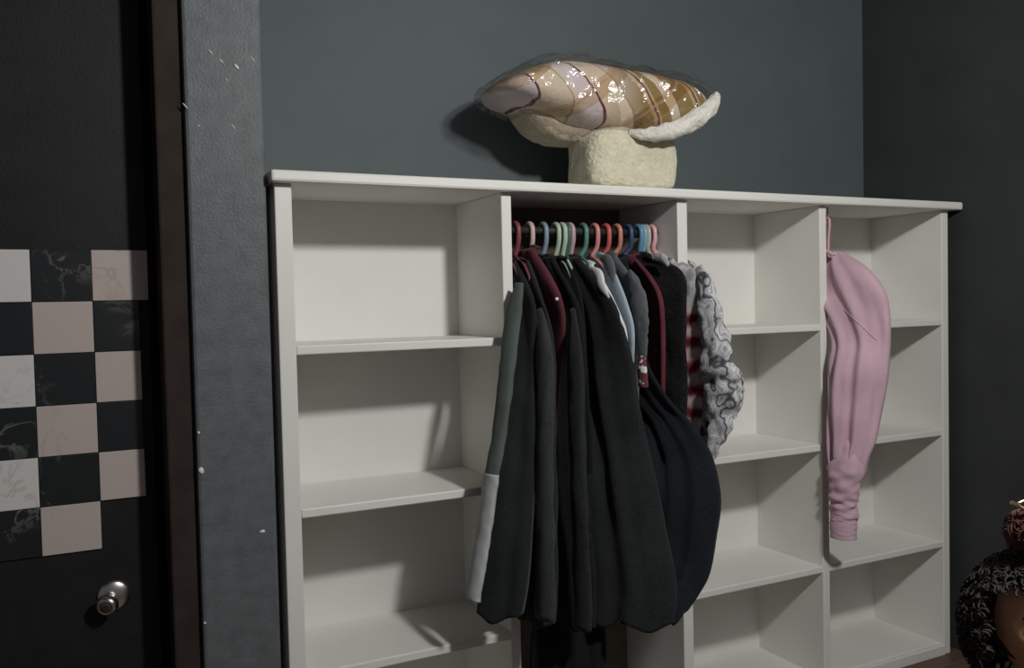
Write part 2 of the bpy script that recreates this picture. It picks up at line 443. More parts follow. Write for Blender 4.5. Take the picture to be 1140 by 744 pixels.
hanger(x, 'maroon', 'maroon hanger at the left end of the rail, holding the dark green jacket', lean=lv)

# --- 2 charcoal coat
x = 0.700
t, lv = dress('coat', 'charcoal grey coat with a lighter grey sleeve, second from the left on the rail', 'coat', x, [
    (590, 294, .03, 0, 0, .25, .012), (604, 330, -.06, 0, 0, .29, .014), (614, 362, -.10, 0, 0, .29, .015), (618, 420, -.12, -.006, .002, .27, .018),
    (619, 500, -.14, -.02, .002, .15, .022), (621, 580, -.16, -.04, .0, .05, .026), (621, 650, -.18, -.045, 0, .04, .028), (618, 698, -.19, -.045, 0, .04, .028)],
    F['charcoal'], crumple=.008, fold=.012, kf=7, seed=1.7)
sleeve(t, [at(600, 345, -.075), at(606, 385, -.125), at(607, 450, -.15), at(606, 530, -.175), at(607, 610, -.195), at(607, 690, -.205)],
       [.012, .027, .030, .030, .031, .032], F['grey_wool'], flat=.45, seed=4, label='lighter grey sleeve')
hanger(x, 'maroon', 'dark maroon hanger second from the left on the rail, holding the charcoal coat', lean=lv)

# --- 3 maroon jacket
x = 0.745
t, lv = dress('jacket', 'maroon jacket with its bright shoulder showing near the left end of the rail', 'jacket', x, [
    (596, 280, .04, 0, 0, .24, .014), (612, 306, -.04, 0, 0, .28, .02), (625, 334, -.095, 0, 0, .28, .02), (629, 372, -.095, 0, 0, .27, .016),
    (622, 430, -.07, 0, 0, .2, .014), (616, 540, -.05, 0, 0, .14, .014)], F['maroon'], fold=.003, kf=5, seed=2.2)
bm = bmesh.new(); c_ = at(620, 333, -.11); lathe(bm, c_, (-.5, -1, 0), [(0, .003), (.002, .0048), (.003, .004), (.0035, .001)], 14)
o = link('button', bm, MAT['chip_glint'], t); o['label'] = 'small white button'
hanger(x, 'beige', 'pale beige hanger third from the left on the rail, holding the maroon jacket', lean=lv)

# --- 4 black coat
x = 0.790
t, lv = dress('coat', 'black wool coat between the maroon jacket and the large charcoal coat', 'coat', x, [
    (618, 290, .03, 0, 0, .25, .012), (634, 318, -.05, 0, 0, .29, .014), (647, 350, -.10, 0, 0, .29, .016), (652, 420, -.12, -.006, 0, .27, .017),
    (653, 500, -.14, -.02, -.01, .15, .022), (659, 590, -.16, -.03, -.02, .06, .024), (664, 650, -.18, -.03, -.03, .05, .026), (664, 702, -.19, -.03, -.03, .05, .026)],
    F['black'], crumple=.008, fold=.012, kf=6, seed=.9)
sleeve(t, [at(637, 345, -.09), at(640, 385, -.145), at(641, 450, -.165), at(643, 530, -.185), at(647, 620, -.20), at(649, 702, -.212)],
       [.012, .024, .027, .027, .028, .028], F['charcoal'], flat=.4, seed=5, label='charcoal sleeve')
hanger(x, 'slate', 'slate blue hanger beside two pale green hangers, holding the black wool coat', lean=lv)

# --- 5 long black dress whose skirt hangs lowest
x = 0.832
t, lv = dress('dress', 'long black dress hanging lowest, its skirt showing beneath the coats', 'dress', x, [
    (632, 292, .04, 0, 0, .22, .010), (645, 320, -.03, 0, 0, .24, .011), (652, 370, -.07, 0, 0, .22, .012), (658, 480, -.07, 0, -.02, .18, .014),
    (664, 600, -.06, 0, -.06, .06, .018), (673, 690, -.05, 0, -.15, .02, .022), (676, 744, -.05, 0, -.17, .01, .024), (677, 790, -.05, 0, -.17, .01, .024)],
    F['black'], fold=.006, kf=8, seed=3.1)
hanger(x, 'mint', 'pale green hanger holding the long black dress, left of the moss green hanger', lean=lv)

# --- 6 large charcoal coat: the biggest face
x = 0.880
t, lv = dress('coat', 'large charcoal overcoat with the broadest dark face in the middle of the rail', 'coat', x, [
    (648, 290, .03, 0, 0, .25, .013), (668, 314, -.05, 0, 0, .29, .016), (687, 346, -.11, 0, 0, .29, .018), (700, 390, -.14, -.004, 0, .28, .02),
    (712, 450, -.16, -.02, -.01, .2, .024), (728, 520, -.19, -.04, -.03, .1, .028), (744, 600, -.21, -.05, -.05, .05, .03), (754, 655, -.225, -.05, -.06, .04, .032), (750, 698, -.23, -.05, -.06, .04, .032)],
    F['coat'], crumple=.008, fold=.012, kf=6, seed=2.0, hem_wave=.014)
hanger(x, 'lilac', 'lilac hanger between the moss green and teal hangers, holding the large overcoat', lean=lv)

# --- 7 white shirt peeping out
x = 0.925
t, lv = dress('shirt', 'white shirt whose collar and edge peep out beside the large overcoat', 'shirt', x, [
    (661, 297, .02, 0, 0, .2, .008), (675, 318, -.055, 0, 0, .26, .009), (692, 352, -.12, 0, 0, .26, .009), (699, 378, -.135, 0, 0, .25, .008), (698, 440, -.12, 0, 0, .22, .008), (700, 520, -.10, 0, -.01, .2, .008)],
    F['white'], fold=.002, kf=5, seed=1.1)
bm = bmesh.new(); tube(bm, [at(659, 299, .0), at(666, 306, -.03), at(670, 318, -.055), at(678, 332, -.08)], [.006, .017, .014, .003], 10, 20, .35, (1, .3, 0))
o = link('collar', bm, F['white'], t)
hanger(x, 'teal', 'teal green hanger left of the salmon hanger, holding the white shirt', lean=lv)

# --- 8 pale blue shirt
x = 0.965
t, lv = dress('shirt', 'pale blue-grey shirt between the white shirt and the grey jersey top', 'shirt', x, [
    (677, 288, .03, 0, 0, .2, .010), (688, 310, -.05, 0, 0, .26, .011), (699, 338, -.11, 0, 0, .26, .010), (707, 372, -.135, 0, 0, .25, .009), (704, 430, -.11, 0, 0, .22, .009), (704, 520, -.09, 0, -.01, .2, .009)],
    F['iceblue'], fold=.003, kf=5, seed=.2)
bm = bmesh.new(); tube(bm, [at(669, 287, .03), at(676, 290, .0), at(681, 302, -.03), at(683, 314, -.05)], [.008, .018, .016, .004], 10, 20, .35, (1, .3, 0))
o = link('collar', bm, F['grey'], t); o['label'] = 'grey collar'
hanger(x, 'salmon', 'salmon pink hanger left of the red hanger, holding the pale blue shirt', lean=lv)

# --- 9 grey jersey top with puffed sleeve
x = 1.005
t, lv = dress('top', 'grey jersey top with a puffed shoulder beside the burgundy jacket', 'top', x, [
    (688, 287, .03, 0, 0, .2, .010), (700, 303, -.05, 0, 0, .27, .013), (711, 328, -.105, 0, 0, .27, .014), (715, 365, -.11, 0, 0, .26, .013), (712, 430, -.09, 0, 0, .22, .013), (710, 500, -.08, 0, -.01, .2, .012)],
    F['grey'], fold=.003, kf=5, seed=.7)
s = sleeve(t, [at(700, 303, -.06), at(709, 325, -.115), at(713, 350, -.135), at(715, 375, -.135), at(715, 400, -.13)], [.012, .024, .026, .02, .014], F['grey'], flat=.4, seed=6)
sleeve(t, [at(714, 397, -.155), at(715, 412, -.165), at(716, 431, -.165)], [.013, .017, .017], F['patch'], flat=.45, seed=8, name='cuff', parent=s, wob=.1, label='white and maroon printed cuff')
hanger(x, 'red', 'red hanger between the salmon and orange hangers, holding the grey jersey top', lean=lv)

# --- 10 navy coat, billowing to the right
x = 1.045
t, lv = dress('coat', 'navy quilted coat billowing furthest to the right at the bottom of the row', 'coat', x, [
    (698, 290, .03, 0, 0, .25, .011), (707, 312, -.04, 0, 0, .28, .012), (714, 350, -.07, 0, 0, .28, .012), (722, 405, -.10, 0, 0, .27, .013), (745, 445, -.14, -.01, .01, .2, .02),
    (772, 474, -.18, -.02, .01, .1, .028), (793, 508, -.20, -.04, .0, .05, .032), (803, 556, -.22, -.05, -.01, .03, .034), (798, 600, -.22, -.05, -.02, .03, .034), (791, 640, -.22, -.05, -.03, .03, .032), (780, 664, -.225, -.05, -.05, .03, .03), (766, 688, -.23, -.05, -.06, .03, .03)],
    F['navy'], fold=.009, kf=11, seed=1.3, hem_wave=.022, crumple=.014)
hanger(x, 'orange', 'orange hanger right of the red hanger, holding the navy coat', lean=lv)

# --- 11 burgundy jacket
x = 1.085
t, lv = dress('jacket', 'burgundy jacket with a bright front edge, left of the black fur gilet', 'jacket', x, [
    (707, 287, .03, 0, 0, .25, .011), (722, 306, -.05, 0, 0, .28, .012), (734, 330, -.09, 0, 0, .28, .011), (738, 370, -.095, 0, 0, .27, .011), (738, 430, -.09, 0, 0, .25, .012), (738, 480, -.06, 0, 0, .22, .012)],
    F['burg'], fold=.002, kf=5, seed=2.9)
bm = bmesh.new(); tube(bm, [at(708, 290, .01), at(724, 310, -.065), at(735, 333, -.105), at(738, 375, -.108), at(738, 440, -.10)], [.006, .008, .008, .008, .007], 10, 40, .8)
o = link('edge_piping', bm, F['burg'], t)
hanger(x, 'navy', 'dark navy hanger left of the two blue hangers, holding the burgundy jacket', lean=lv)

# --- 12 black fur gilet
x = 1.122
t, lv = dress('gilet', 'black fur gilet between the burgundy jacket and the red tie-dyed top', 'gilet', x, [
    (727, 287, .03, 0, 0, .25, .013), (745, 293, -.03, 0, 0, .27, .02), (761, 308, -.09, 0, 0, .27, .021), (765, 350, -.11, 0, 0, .26, .019), (764, 420, -.10, 0, 0, .24, .018), (765, 480, -.08, 0, 0, .2, .016), (765, 530, -.06, 0, 0, .16, .014)],
    F['fur'], fold=.002, kf=5, seed=.3, crumple=.014)
sleeve(t, [at(727, 287, -.0), at(737, 287, -.035), at(744, 296, -.06)], [.008, .014, .006], F['pale'], name='collar', flat=.5, label='pale grey collar lining', seed=11)
hanger(x, 'blue', 'mid blue hanger fourth from the right on the rail, holding the black fur gilet', lean=lv)

# --- 13 red and white tie-dyed top
x = 1.150
t, lv = dress('top', 'red and white tie-dyed top between the black gilet and the swirl print blouse', 'top', x, [
    (755, 290, .01, 0, 0, .2, .009), (772, 300, -.06, 0, 0, .26, .011), (781, 325, -.10, 0, 0, .26, .014), (784, 370, -.11, 0, 0, .25, .016), (784, 420, -.11, 0, 0, .23, .016), (781, 465, -.09, 0, 0, .2, .014), (777, 500, -.07, 0, 0, .2, .012)],
    F['tiedye'], fold=.003, kf=6, seed=1.0, crumple=.012)
hanger(x, 'grey', 'grey hanger second from the right on the rail, holding the tie-dyed top', lean=lv)

# --- 14 black and white swirl print blouse at the right end, sleeve out in front
x = 1.172
t, lv = dress('blouse', 'black and white swirl print blouse at the right end of the rail, sleeve puffed forward', 'blouse', x, [
    (768, 290, .0, 0, 0, .2, .007), (780, 302, -.05, 0, 0, .26, .009), (792, 328, -.09, 0, 0, .26, .010), (799, 370, -.11, 0, 0, .25, .010), (802, 420, -.11, 0, 0, .23, .010), (798, 470, -.09, 0, 0, .2, .010), (790, 512, -.07, 0, 0, .2, .009)],
    F['print'], fold=.002, kf=6, seed=2.4, crumple=.006)
s = sleeve(t, [at(778, 298, -.07), at(786, 325, -.12), at(792, 360, -.15), at(799, 400, -.17), at(803, 435, -.175), at(800, 470, -.17), at(793, 500, -.16), at(789, 516, -.155)],
           [.014, .030, .040, .050, .056, .044, .022, .008], F['print'], flat=.5, seed=9.3, wob=.55, n=28, samples=60)
sleeve(t, [at(812, 405, -.175), at(820, 425, -.18), at(820, 447, -.18), at(815, 466, -.18)], [.012, .020, .019, .008], F['print'], flat=.6, seed=3.3, wob=.5, name='sleeve_frill', parent=s)
hanger(x, 'rose', 'rose pink hanger at the right end of the rail, holding the swirl print blouse', lean=lv)
# --- three more hangers among them
hanger(0.853, 'mint', 'pale green hanger touching the moss green hanger, no garment visible on it', k=.4)
hanger(0.864 + .003, 'moss', 'moss green hanger left of the lilac hanger, no garment visible on it', k=.4)
hanger(1.136, 'aqua', 'aqua hanger third from the right on the rail, no garment visible on it', k=.4)

# --- pink sweatshirt hanging in front of the right-hand bay
t = thing('sweatshirt', 'pink sweatshirt hanging alone in the right-hand bay, one sleeve reaching down', 'sweatshirt', (HX, -.05, .4))
def pk(rows):
    out = []
    for px, py, yF, bx, yB, dxM, th in rows:
        f = at(px, py, yF); out.append((f.z, f.x, f.y, (f.x + bx) / 2 + dxM, (f.y + yB) / 2, bx, yB, th))
    return out
rows = pk([(938, 280, .0, 1.842, .06, 0, .012), (950, 287, -.05, 1.842, .12, 0, .020), (968, 300, -.13, 1.842, .16, -.005, .024), (984, 322, -.19, 1.842, .15, -.012, .028), (991, 348, -.205, 1.832, .05, -.018, .032),
           (992, 380, -.20, 1.80, -.022, -.020, .034), (990, 410, -.195, 1.778, -.036, -.028, .036), (984, 450, -.18, 1.770, -.038, -.027, .036), (976, 490, -.165, 1.766, -.038, -.021, .034), (968, 512, -.155, 1.766, -.038, -.012, .032), (964, 530, -.145, 1.768, -.04, -.004, .026)])
sb_ = link('body', garment_mesh(rows, 70, 36, .011, 6, .6, .004, .012), F['pink'], t)
s = sleeve(t, [at(948, 480, -.095), at(943, 515, -.10), at(939, 540, -.095), at(939, 560, -.09), at(939, 578, -.09)], [.025, .050, .046, .044, .042], F['pink'], flat=.85, seed=5.5, wob=.3, n=24)
sleeve(t, [at(939, 573, -.09), at(939, 582, -.09), at(939, 599, -.09)], [.041, .0435, .042], F['pink_rib'], flat=.85, seed=2.5, wob=.06, name='cuff', parent=s, n=24)
bm = bmesh.new()
tube(bm, [(HX - .02, .06, 1.352), (HX - .024, .02, 1.357), at(931, 284, -.015) + Vector((-.012, 0, 0))], [.008, .010, .007], 10, 24, .7)
link('neckband', bm, F['pink_rib'], t)
bm = bmesh.new()
tree = BVHTree.FromPolygons([v.co for v in sb_.data.vertices], [tuple(p.vertices) for p in sb_.data.polygons])
sp_ = []
for k in range(9):                                        # the seam lies on the cloth
    u, v = 940 + 36 * k / 8, 345 + 34 * k / 8
    d = (at(u, v, 0) - CAMP).normalized(); h = tree.ray_cast(CAMP, d)[0]
    if h: sp_.append(h - d * .0005)
tube(bm, sp_, .0020, 6, 24)
o = link('seam', bm, F['pink_rib'], t)
hanger(HX, 'rose', 'pink hanger hooked under the top board, holding the pink sweatshirt', y=HY, zr=ZT - .046, rr=.004, group=None, thick=.0045, drop=.125, k=.55)

# ------------------------------------------------------------------ folded blankets on the top board
TB = ZT + .0285
def fleece(name, c, bscale=90):
    n = NT(name); v = n.co()
    n.color(n.ramp(n.noise(v, 30, 5), [(.3, sc(c, .86)), (.7, sc(c, 1.06))])); n.rough(1, .1)
    n.b.inputs['Sheen Weight'].default_value = .3
    n.bump(n.math('ADD', n.noise(v, bscale, 4), n.noise(v, 24, 2)), .7, .012); return n.m
MAT['fleece'] = fleece('cream_fleece', (.70, .655, .50, 1))
MAT['lining'] = fleece('shaded_cream_lining', (.52, .43, .32, 1))  # cream lining darkened: shade under the blanket is in the colour
MAT['sherpa'] = fleece('white_sherpa', (.80, .76, .70, 1))
def pad(x0, x1, y0, y1, z0, z1, ex=5, nu=40, nv=64, amp=.008, seed=0, layers=0):
    """soft rounded block resting on z0"""
    bm = bmesh.new(); loops = []
    cx, cy, cz = (x0 + x1) / 2, (y0 + y1) / 2, (z0 + z1) / 2
    pw = lambda c, e: math.copysign(abs(c) ** e, c)
    for i in range(1, nu):
        ph = -PI / 2 + PI * i / nu
        lp = []
        for k in range(nv):
            th = 2 * PI * k / nv
            e = 2 / ex
            p = Vector((pw(math.cos(ph), e) * pw(math.cos(th), e), pw(math.cos(ph), e) * pw(math.sin(th), e), pw(math.sin(ph), e)))
            q = Vector((cx + p.x * (x1 - x0) / 2, cy + p.y * (y1 - y0) / 2, cz + p.z * (z1 - z0) / 2))
            d = noise.fractal(q * 11 + Vector((seed, 0, 0)), 1, 2, 3) * amp
            if layers: d += .004 * math.sin(p.z * PI * layers) * (1 - abs(p.z))
            q += Vector((p.x, p.y, p.z * .6)).normalized() * d
            q.z = max(q.z, z0)
            lp.append(q)
        loops.append(lp)
    return rings(bm, loops)
fl = link('folded_blanket', pad(.942, 1.252, .05, .255, TB + .0005, 1.728, 5, seed=3, amp=.010), MAT['fleece'])
tag(fl, 'cream fleece blanket folded in a block on the white top board', 'blanket')

def loft_x(px_top, px_bot, yc, dep, n=56, m=40, amp=.006, off=0.0, seed=0, fr=9, yslope=0):
    """closed pillow lofted along x between a top and a bottom outline (pixels at depth yc)"""
    T = [at(u, v, yc) for u, v in px_top]; Bt = [at(u, v, yc) for u, v in px_bot]
    xa, xb = T[0].x, T[-1].x
    def ev(L, x):
        for a, b in zip(L, L[1:]):
            if x <= b.x or b is L[-1]:
                return a.z + (b.z - a.z) * min(1, max(0, (x - a.x) / (b.x - a.x + 1e-9)))
    def sm(L, x):
        w = .018
        return sum(ev(L, min(max(x + d * w, xa), xb)) for d in (-1, -.5, 0, .5, 1)) / 5
    loops = []
    for i in range(n + 1):
        s = i / n; x = xa + (xb - xa) * s
        z1, z0 = sm(T, x) + off, sm(Bt, x) - off * .3
        if z1 < z0 + .004: z1 = z0 + .004
        env = (1 - abs(2 * s - 1) ** 7) ** .5 if 0 < s < 1 else .10
        dd = (dep / 2 + off) * (.25 + .75 * env)
        lp = []
        for k in range(m):
            th = 2 * PI * k / m
            e = 2 / 2.8
            cy = math.copysign(abs(math.cos(th)) ** e, math.cos(th)); cz = math.copysign(abs(math.sin(th)) ** e, math.sin(th))
            ex = max(env, .12)
            q = Vector((x, yc + .10 + cy * dd, (z1 + z0) / 2 + cz * (z1 - z0) / 2 * (.35 + .65 * ex)))
            nz = noise.fractal(q * fr + Vector((seed, seed * .3, 0)), .8, 2, 4)
            nv = Vector((0, cy, cz)).normalized() if (cy or cz) else Vector((0, 0, 1))
            q += nv * nz * amp
            lp.append(q)
        loops.append(lp)
    return rings(bmesh.new(), loops)
def plaid():
    n = NT('gold_and_cream_plaid'); v = n.co((1, 1, 1), (0, math.radians(38), 0))
    sx = n.n('ShaderNodeSeparateXYZ'); n.l(v, sx.inputs[0])
    u = n.math('ADD', n.math('ADD', sx.outputs['X'], n.math('MULTIPLY', sx.outputs['Y'], .12)), n.math('MULTIPLY', n.noise(n.co(), 7, 2), .035))
    w = n.math('ADD', n.math('SUBTRACT', sx.outputs['Z'], n.math('MULTIPLY', sx.outputs['Y'], .3)), n.math('MULTIPLY', n.noise(n.co(), 7, 2), .03))
    fu = n.math('FRACT', n.math('MULTIPLY', u, 6.8)); fw = n.math('FRACT', n.math('MULTIPLY', w, 6.5))
    cream = (.66, .55, .42, 1); tan = (.50, .37, .22, 1); gold = (.29, .205, .085, 1); wine = (.15, .045, .06, 1); lil = (.64, .55, .55, 1)
    a = n.ramp(fu, [(0, cream), (.30, lil), (.52, lil), (.75, cream)], 'CONSTANT')
    a2 = n.ramp(fu, [(0, cream), (.22, gold), (.62, tan), (.8, gold)], 'CONSTANT')
    sx2 = n.n('ShaderNodeSeparateXYZ'); n.l(n.co(), sx2.inputs[0])
    rt = n.ramp(n.math('SUBTRACT', sx2.outputs['X'], .5), [(.46, (0, 0, 0, 1)), (.60, (1, 1, 1, 1))])
    a = n.mix(rt, a, a2)
    b = n.ramp(fw, [(0, (1, 1, 1, 1)), (.40, (.74, .62, .44, 1)), (.72, (.98, .95, .95, 1))], 'CONSTANT')
    c = n.mix(.8, a, b, 'MULTIPLY')
    l1 = n.ramp(fu, [(0, (0, 0, 0, 1)), (.20, (.45, .45, .45, 1)), (.235, (0, 0, 0, 1)), (.70, (1, 1, 1, 1)), (.745, (0, 0, 0, 1))], 'CONSTANT')
    l2 = n.ramp(fw, [(0, (0, 0, 0, 1)), (.6, (.6, .6, .6, 1)), (.65, (0, 0, 0, 1))], 'CONSTANT')
    c = n.mix(l1, c, wine); c = n.mix(l2, c, (.42, .25, .2, 1))
    n.color(c); n.rough(.95, .1); n.bump(n.noise(n.co(), 60, 3), .4, .006); return n.m
MAT['plaid'] = plaid()
top = [(561, 88), (575, 76), (600, 70), (620, 66), (650, 64), (690, 71), (730, 79), (760, 86), (780, 97), (792, 112)]
bot = [(561, 96), (575, 107), (600, 117), (622, 124), (640, 134), (670, 143), (710, 150), (745, 150), (775, 135), (792, 118)]
pb = thing('plaid_blanket', 'folded gold and cream plaid blanket with white lining, on the cream fleece block', 'blanket', (1.05, .2, 1.735))
link('plaid_cloth', loft_x(top, bot, .08, .30, seed=1, amp=.007), MAT['plaid'], pb)
bm = bmesh.new()
tube(bm, [at(798, 106, .03), at(790, 120, .01), at(772, 134, .0), at(748, 146, -.005), at(722, 150, .02), at(700, 148, .06)], [.012, .025, .029, .026, .020, .010], 16, 40, 1, None, .3, 2)
o = link('lining_edge', bm, MAT['sherpa'], pb); o['label'] = 'white fleece lining turned out along the right edge'
bm = loft_x([(584, 98), (600, 104), (640, 120), (690, 138), (720, 146)], [(584, 110), (592, 122), (602, 135), (614, 147), (630, 155), (660, 155), (690, 152), (720, 151)], .115, .16, seed=4, amp=.012)
o = link('lining_fold', bm, MAT['lining'], pb); o['label'] = 'cream lining drooping under the left side, colour darkened for shade'
def film():
    n = NT('clear_plastic_film'); t = n.t
    t.nodes.remove(n.b)
    out = [x for x in t.nodes if x.type == 'OUTPUT_MATERIAL'][0]
    tr = n.n('ShaderNodeBsdfTransparent'); gl = n.n('ShaderNodeBsdfGlossy'); gl.inputs['Roughness'].default_value = .16
    lw = n.n('ShaderNodeLayerWeight'); lw.inputs['Blend'].default_value = .28
    mx = n.n('ShaderNodeMixShader')
    f = n.math('ADD', n.math('MULTIPLY', lw.outputs['Fresnel'], .25), .10, True)
    bp = n.n('ShaderNodeBump'); bp.inputs['Strength'].default_value = .9; bp.inputs['Distance'].default_value = .02
    v = n.co(); n.l(n.noise(v, 15, 3, .55, .8), bp.inputs['Height'])
    n.l(bp.outputs['Normal'], gl.inputs['Normal'])
    n.l(f, mx.inputs[0]); n.l(tr.outputs[0], mx.inputs[1]); n.l(gl.outputs[0], mx.inputs[2]); n.l(mx.outputs[0], out.inputs['Surface'])
    return n.m
MAT['film'] = film()
topb = [(556, 84), (574, 73), (598, 66), (606, 57), (622, 58), (640, 59), (690, 67), (730, 75), (762, 82), (784, 93), (799, 112)]
botb = [(556, 97), (572, 109), (598, 121), (622, 128), (640, 137), (670, 146), (710, 153), (745, 155), (778, 143), (790, 134), (799, 122)]
bg = link('plastic_bag', loft_x(topb, botb, .07, .335, n=90, m=64, off=.004, amp=.014, seed=5, fr=17), MAT['film'])
tag(bg, 'crinkled clear plastic bag wrapped around the plaid blanket', 'bag')

# ------------------------------------------------------------------ child at the right edge of the frame
SK = NT('warm_skin'); SK.color((.58, .31, .18, 1)); SK.rough(.55, .4); SK.b.inputs['Subsurface Weight'].default_value = .08; MAT['skin'] = SK.m
HR = NT('dark_hair'); HR.color((.030, .025, .021, 1)); HR.rough(.7, .3); MAT['hair'] = HR.m
MAT['tie'] = fabric('maroon_velvet', (.10, .03, .024, 1), .3, sheen=.2)
MAT['gold'] = metal('gold_highlight', (.75, .55, .38, 1), .3)  # colour of the modelled highlight on the top knot
MAT['tee'] = fabric('dark_tee_jersey', (.03, .03, .034, 1), .2)
MAT['denim'] = fabric('blue_denim', (.05, .07, .12, 1), .2)
MAT['eye'] = plastic('eye_white', (.8, .8, .78, 1)); MAT['iris'] = plastic('dark_iris', (.02, .012, .008, 1))
HC = at(1161, 690, -1.33)                                 # middle of the head
FD = (CAMP - HC); FD.z = 0; FD.normalize(); FD = (Matrix.Rotation(math.radians(14), 3, 'Z') @ FD).normalized()   # faces roughly the camera
RT = FD.cross(Vector((0, 0, 1))).normalized()
UP = Vector((0, 0, 1))
def L(r, f, u): return HC + RT * r + FD * f + UP * u
base = Vector((HC.x, HC.y, FZ))
pe = thing('person', 'person with dark curly hair and a maroon hair tie, cut off by the right edge', 'person', base)
HT = HC.z - FZ
def build_body():
    V = []; E = []; R_ = []
    def a(p, r, frm=None):
        V.append(p); R_.append(r); i = len(V) - 1
        if frm is not None: E.append((frm, i))
        return i
    pz = -HT * .43
    pel = a(L(0, -.01, pz), .072); wa = a(L(0, -.005, pz + .09), .066, pel); ch = a(L(0, -.01, -.215), .076, wa); nb = a(L(0, -.02, -.135), .036, ch); nt = a(L(0, -.012, -.07), .034, nb)
    for s in (-1, 1):
        so = a(L(s * .10, -.015, -.165), .034, ch); el = a(L(s * .135, -.02, -.30), .026, so); wr = a(L(s * .145, .03, -.415), .017, el)
        pm = a(L(s * .147, .042, -.455), .018, wr)
        for k, (o, ln) in enumerate(((-.015, .036), (-.005, .042), (.006, .039), (.016, .030))):
            k1 = a(L(s * .147, .045 + o, -.478), .0065, pm); k2 = a(L(s * .143, .047 + o, -.478 - ln * .5), .006, k1); a(L(s * .137, .048 + o, -.478 - ln), .005, k2)
        t1 = a(L(s * .135, .062, -.452), .0075, pm); a(L(s * .130, .07, -.475), .006, t1)
        hp = a(L(s * .048, -.01, pz - .04), .058, pel); kn = a(L(s * .055, .0, -HT * .72), .040, hp); an = a(L(s * .055, -.01, -HT + .045), .026, kn)
        hl = a(L(s * .056, .02, -HT + .026), .025, an); a(L(s * .06, .085, -HT + .02), .02, hl)
    return V, E, R_
V, E, R_ = build_body()
# a mesh made from data has no skin layer until the modifier is added through the object's mesh in edit data
def skin_object(name, V, E, R_, mat, parent):
    bm = bmesh.new(); lay = bm.verts.layers.skin.verify()
    vs = [bm.verts.new(v) for v in V]
    for i, v in enumerate(vs):
        v[lay].radius = (R_[i], R_[i]); v[lay].use_root = (i == 0)
    for a, b in E: bm.edges.new((vs[a], vs[b]))
    me = bpy.data.meshes.new(name); bm.to_mesh(me); bm.free()
    o = bpy.data.objects.new(name, me); COL.objects.link(o)
    sk = o.modifiers.new('skin', 'SKIN'); sk.use_smooth_shade = True
    s = o.modifiers.new('sub', 'SUBSURF'); s.levels = 2; s.render_levels = 2
    me.materials.append(mat); o.parent = parent; o.location = -Vector(parent.location)
    return o
skin_object('body', V, E, R_, MAT['skin'], pe)
# head
bm = bmesh.new(); bmesh.ops.create_uvsphere(bm, u_segments=48, v_segments=36, radius=1)
for v in bm.verts:
    r, f, u = v.co.x, v.co.y, v.co.z
    X, Y, Z = r * .070, f * .082, u * .096
    if u < 0: X *= 1 - .28 * (-u) ** 1.5; Y *= 1 - .12 * (-u)
    if f > 0:
        g = lambda cx, cz, s: math.exp(-((X - cx) ** 2 + (Z - cz) ** 2) / (2 * s * s))
        Y += .016 * g(0, -.022, .009) + .009 * g(0, -.006, .007) - .010 * (g(.028, .006, .011) + g(-.028, .006, .011)) + .006 * g(0, -.052, .012) + .006 * (g(.036, -.025, .016) + g(-.036, -.025, .016)) + .005 * g(0, -.082, .014)
    v.co = L(X, Y, Z)
hd = link('head', bm, MAT['skin'], pe)
for s in (-1, 1):
    bm = bmesh.new(); lathe(bm, L(s * .028, .058, .006), FD, [(0, .004), (.004, .0115), (.009, .0105), (.0125, .006), (.0135, .001)], 18)
    o = link('eye', bm, MAT['eye'], hd); o.location = (0, 0, 0)
    bm = bmesh.new(); lathe(bm, L(s * .028, .0705, .006), FD, [(0, .006), (.0012, .0055), (.0018, .001)], 16)
    o = link('iris', bm, MAT['iris'], hd); o.location = (0, 0, 0)
    bm = bmesh.new(); tube(bm, [L(s * .068, -.004, .012), L(s * .079, -.012, .018), L(s * .082, -.014, .0), L(s * .075, -.008, -.018), L(s * .067, -.002, -.014)], [.004, .007, .007, .006, .003], 10, 20)
    o = link('ear', bm, MAT['skin'], hd); o.location = (0, 0, 0)
    bm = bmesh.new(); tube(bm, [L(s * .042, .070, .022), L(s * .028, .080, .027), L(s * .014, .081, .023)], [.002, .0032, .002], 8, 12)
    o = link('eyebrow', bm, MAT['hair'], hd); o.location = (0, 0, 0)
LP = NT('lips'); LP.color((.36, .11, .09, 1)); LP.rough(.4)
bm = bmesh.new(); tube(bm, [L(-.02, .074, -.052), L(-.008, .084, -.049), L(.008, .084, -.049), L(.02, .074, -.052)], [.001, .005, .005, .001], 10, 20)
o = link('mouth', bm, LP.m, hd); o.location = (0, 0, 0)
# curly hair: a cap with hundreds of curls
rnd = random.Random(3)
bm = bmesh.new()
def curl(c, n, size):
    a = n.orthogonal().normalized(); b = n.cross(a); ph = rnd.random() * 6.28
    pts = [c + (a * math.cos(ph + k * 1.25) + b * math.sin(ph + k * 1.25)) * size + n * (.004 * k) + UP * (-.003 * k) for k in range(6)]
    tube(bm, pts, [.0017, .002, .002, .0019, .0017, .0008], 4, 10)
cap = []
for i in range(28):
    ph = -.55 + (PI / 2 + .55) * i / 27
    lp = []
    for k in range(40):
        th = 2 * PI * k / 40
        p = Vector((math.cos(ph) * math.cos(th), math.cos(ph) * math.sin(th), math.sin(ph)))
        rr = 1.0 + .05 * noise.noise(p * 4)
        if p.y > .25 and p.z < .62: rr = .90
        lp.append(L(p.x * .077 * rr, p.y * .088 * rr - .004, p.z * .103 * rr))
    cap.append(lp)
rings(bm, cap)
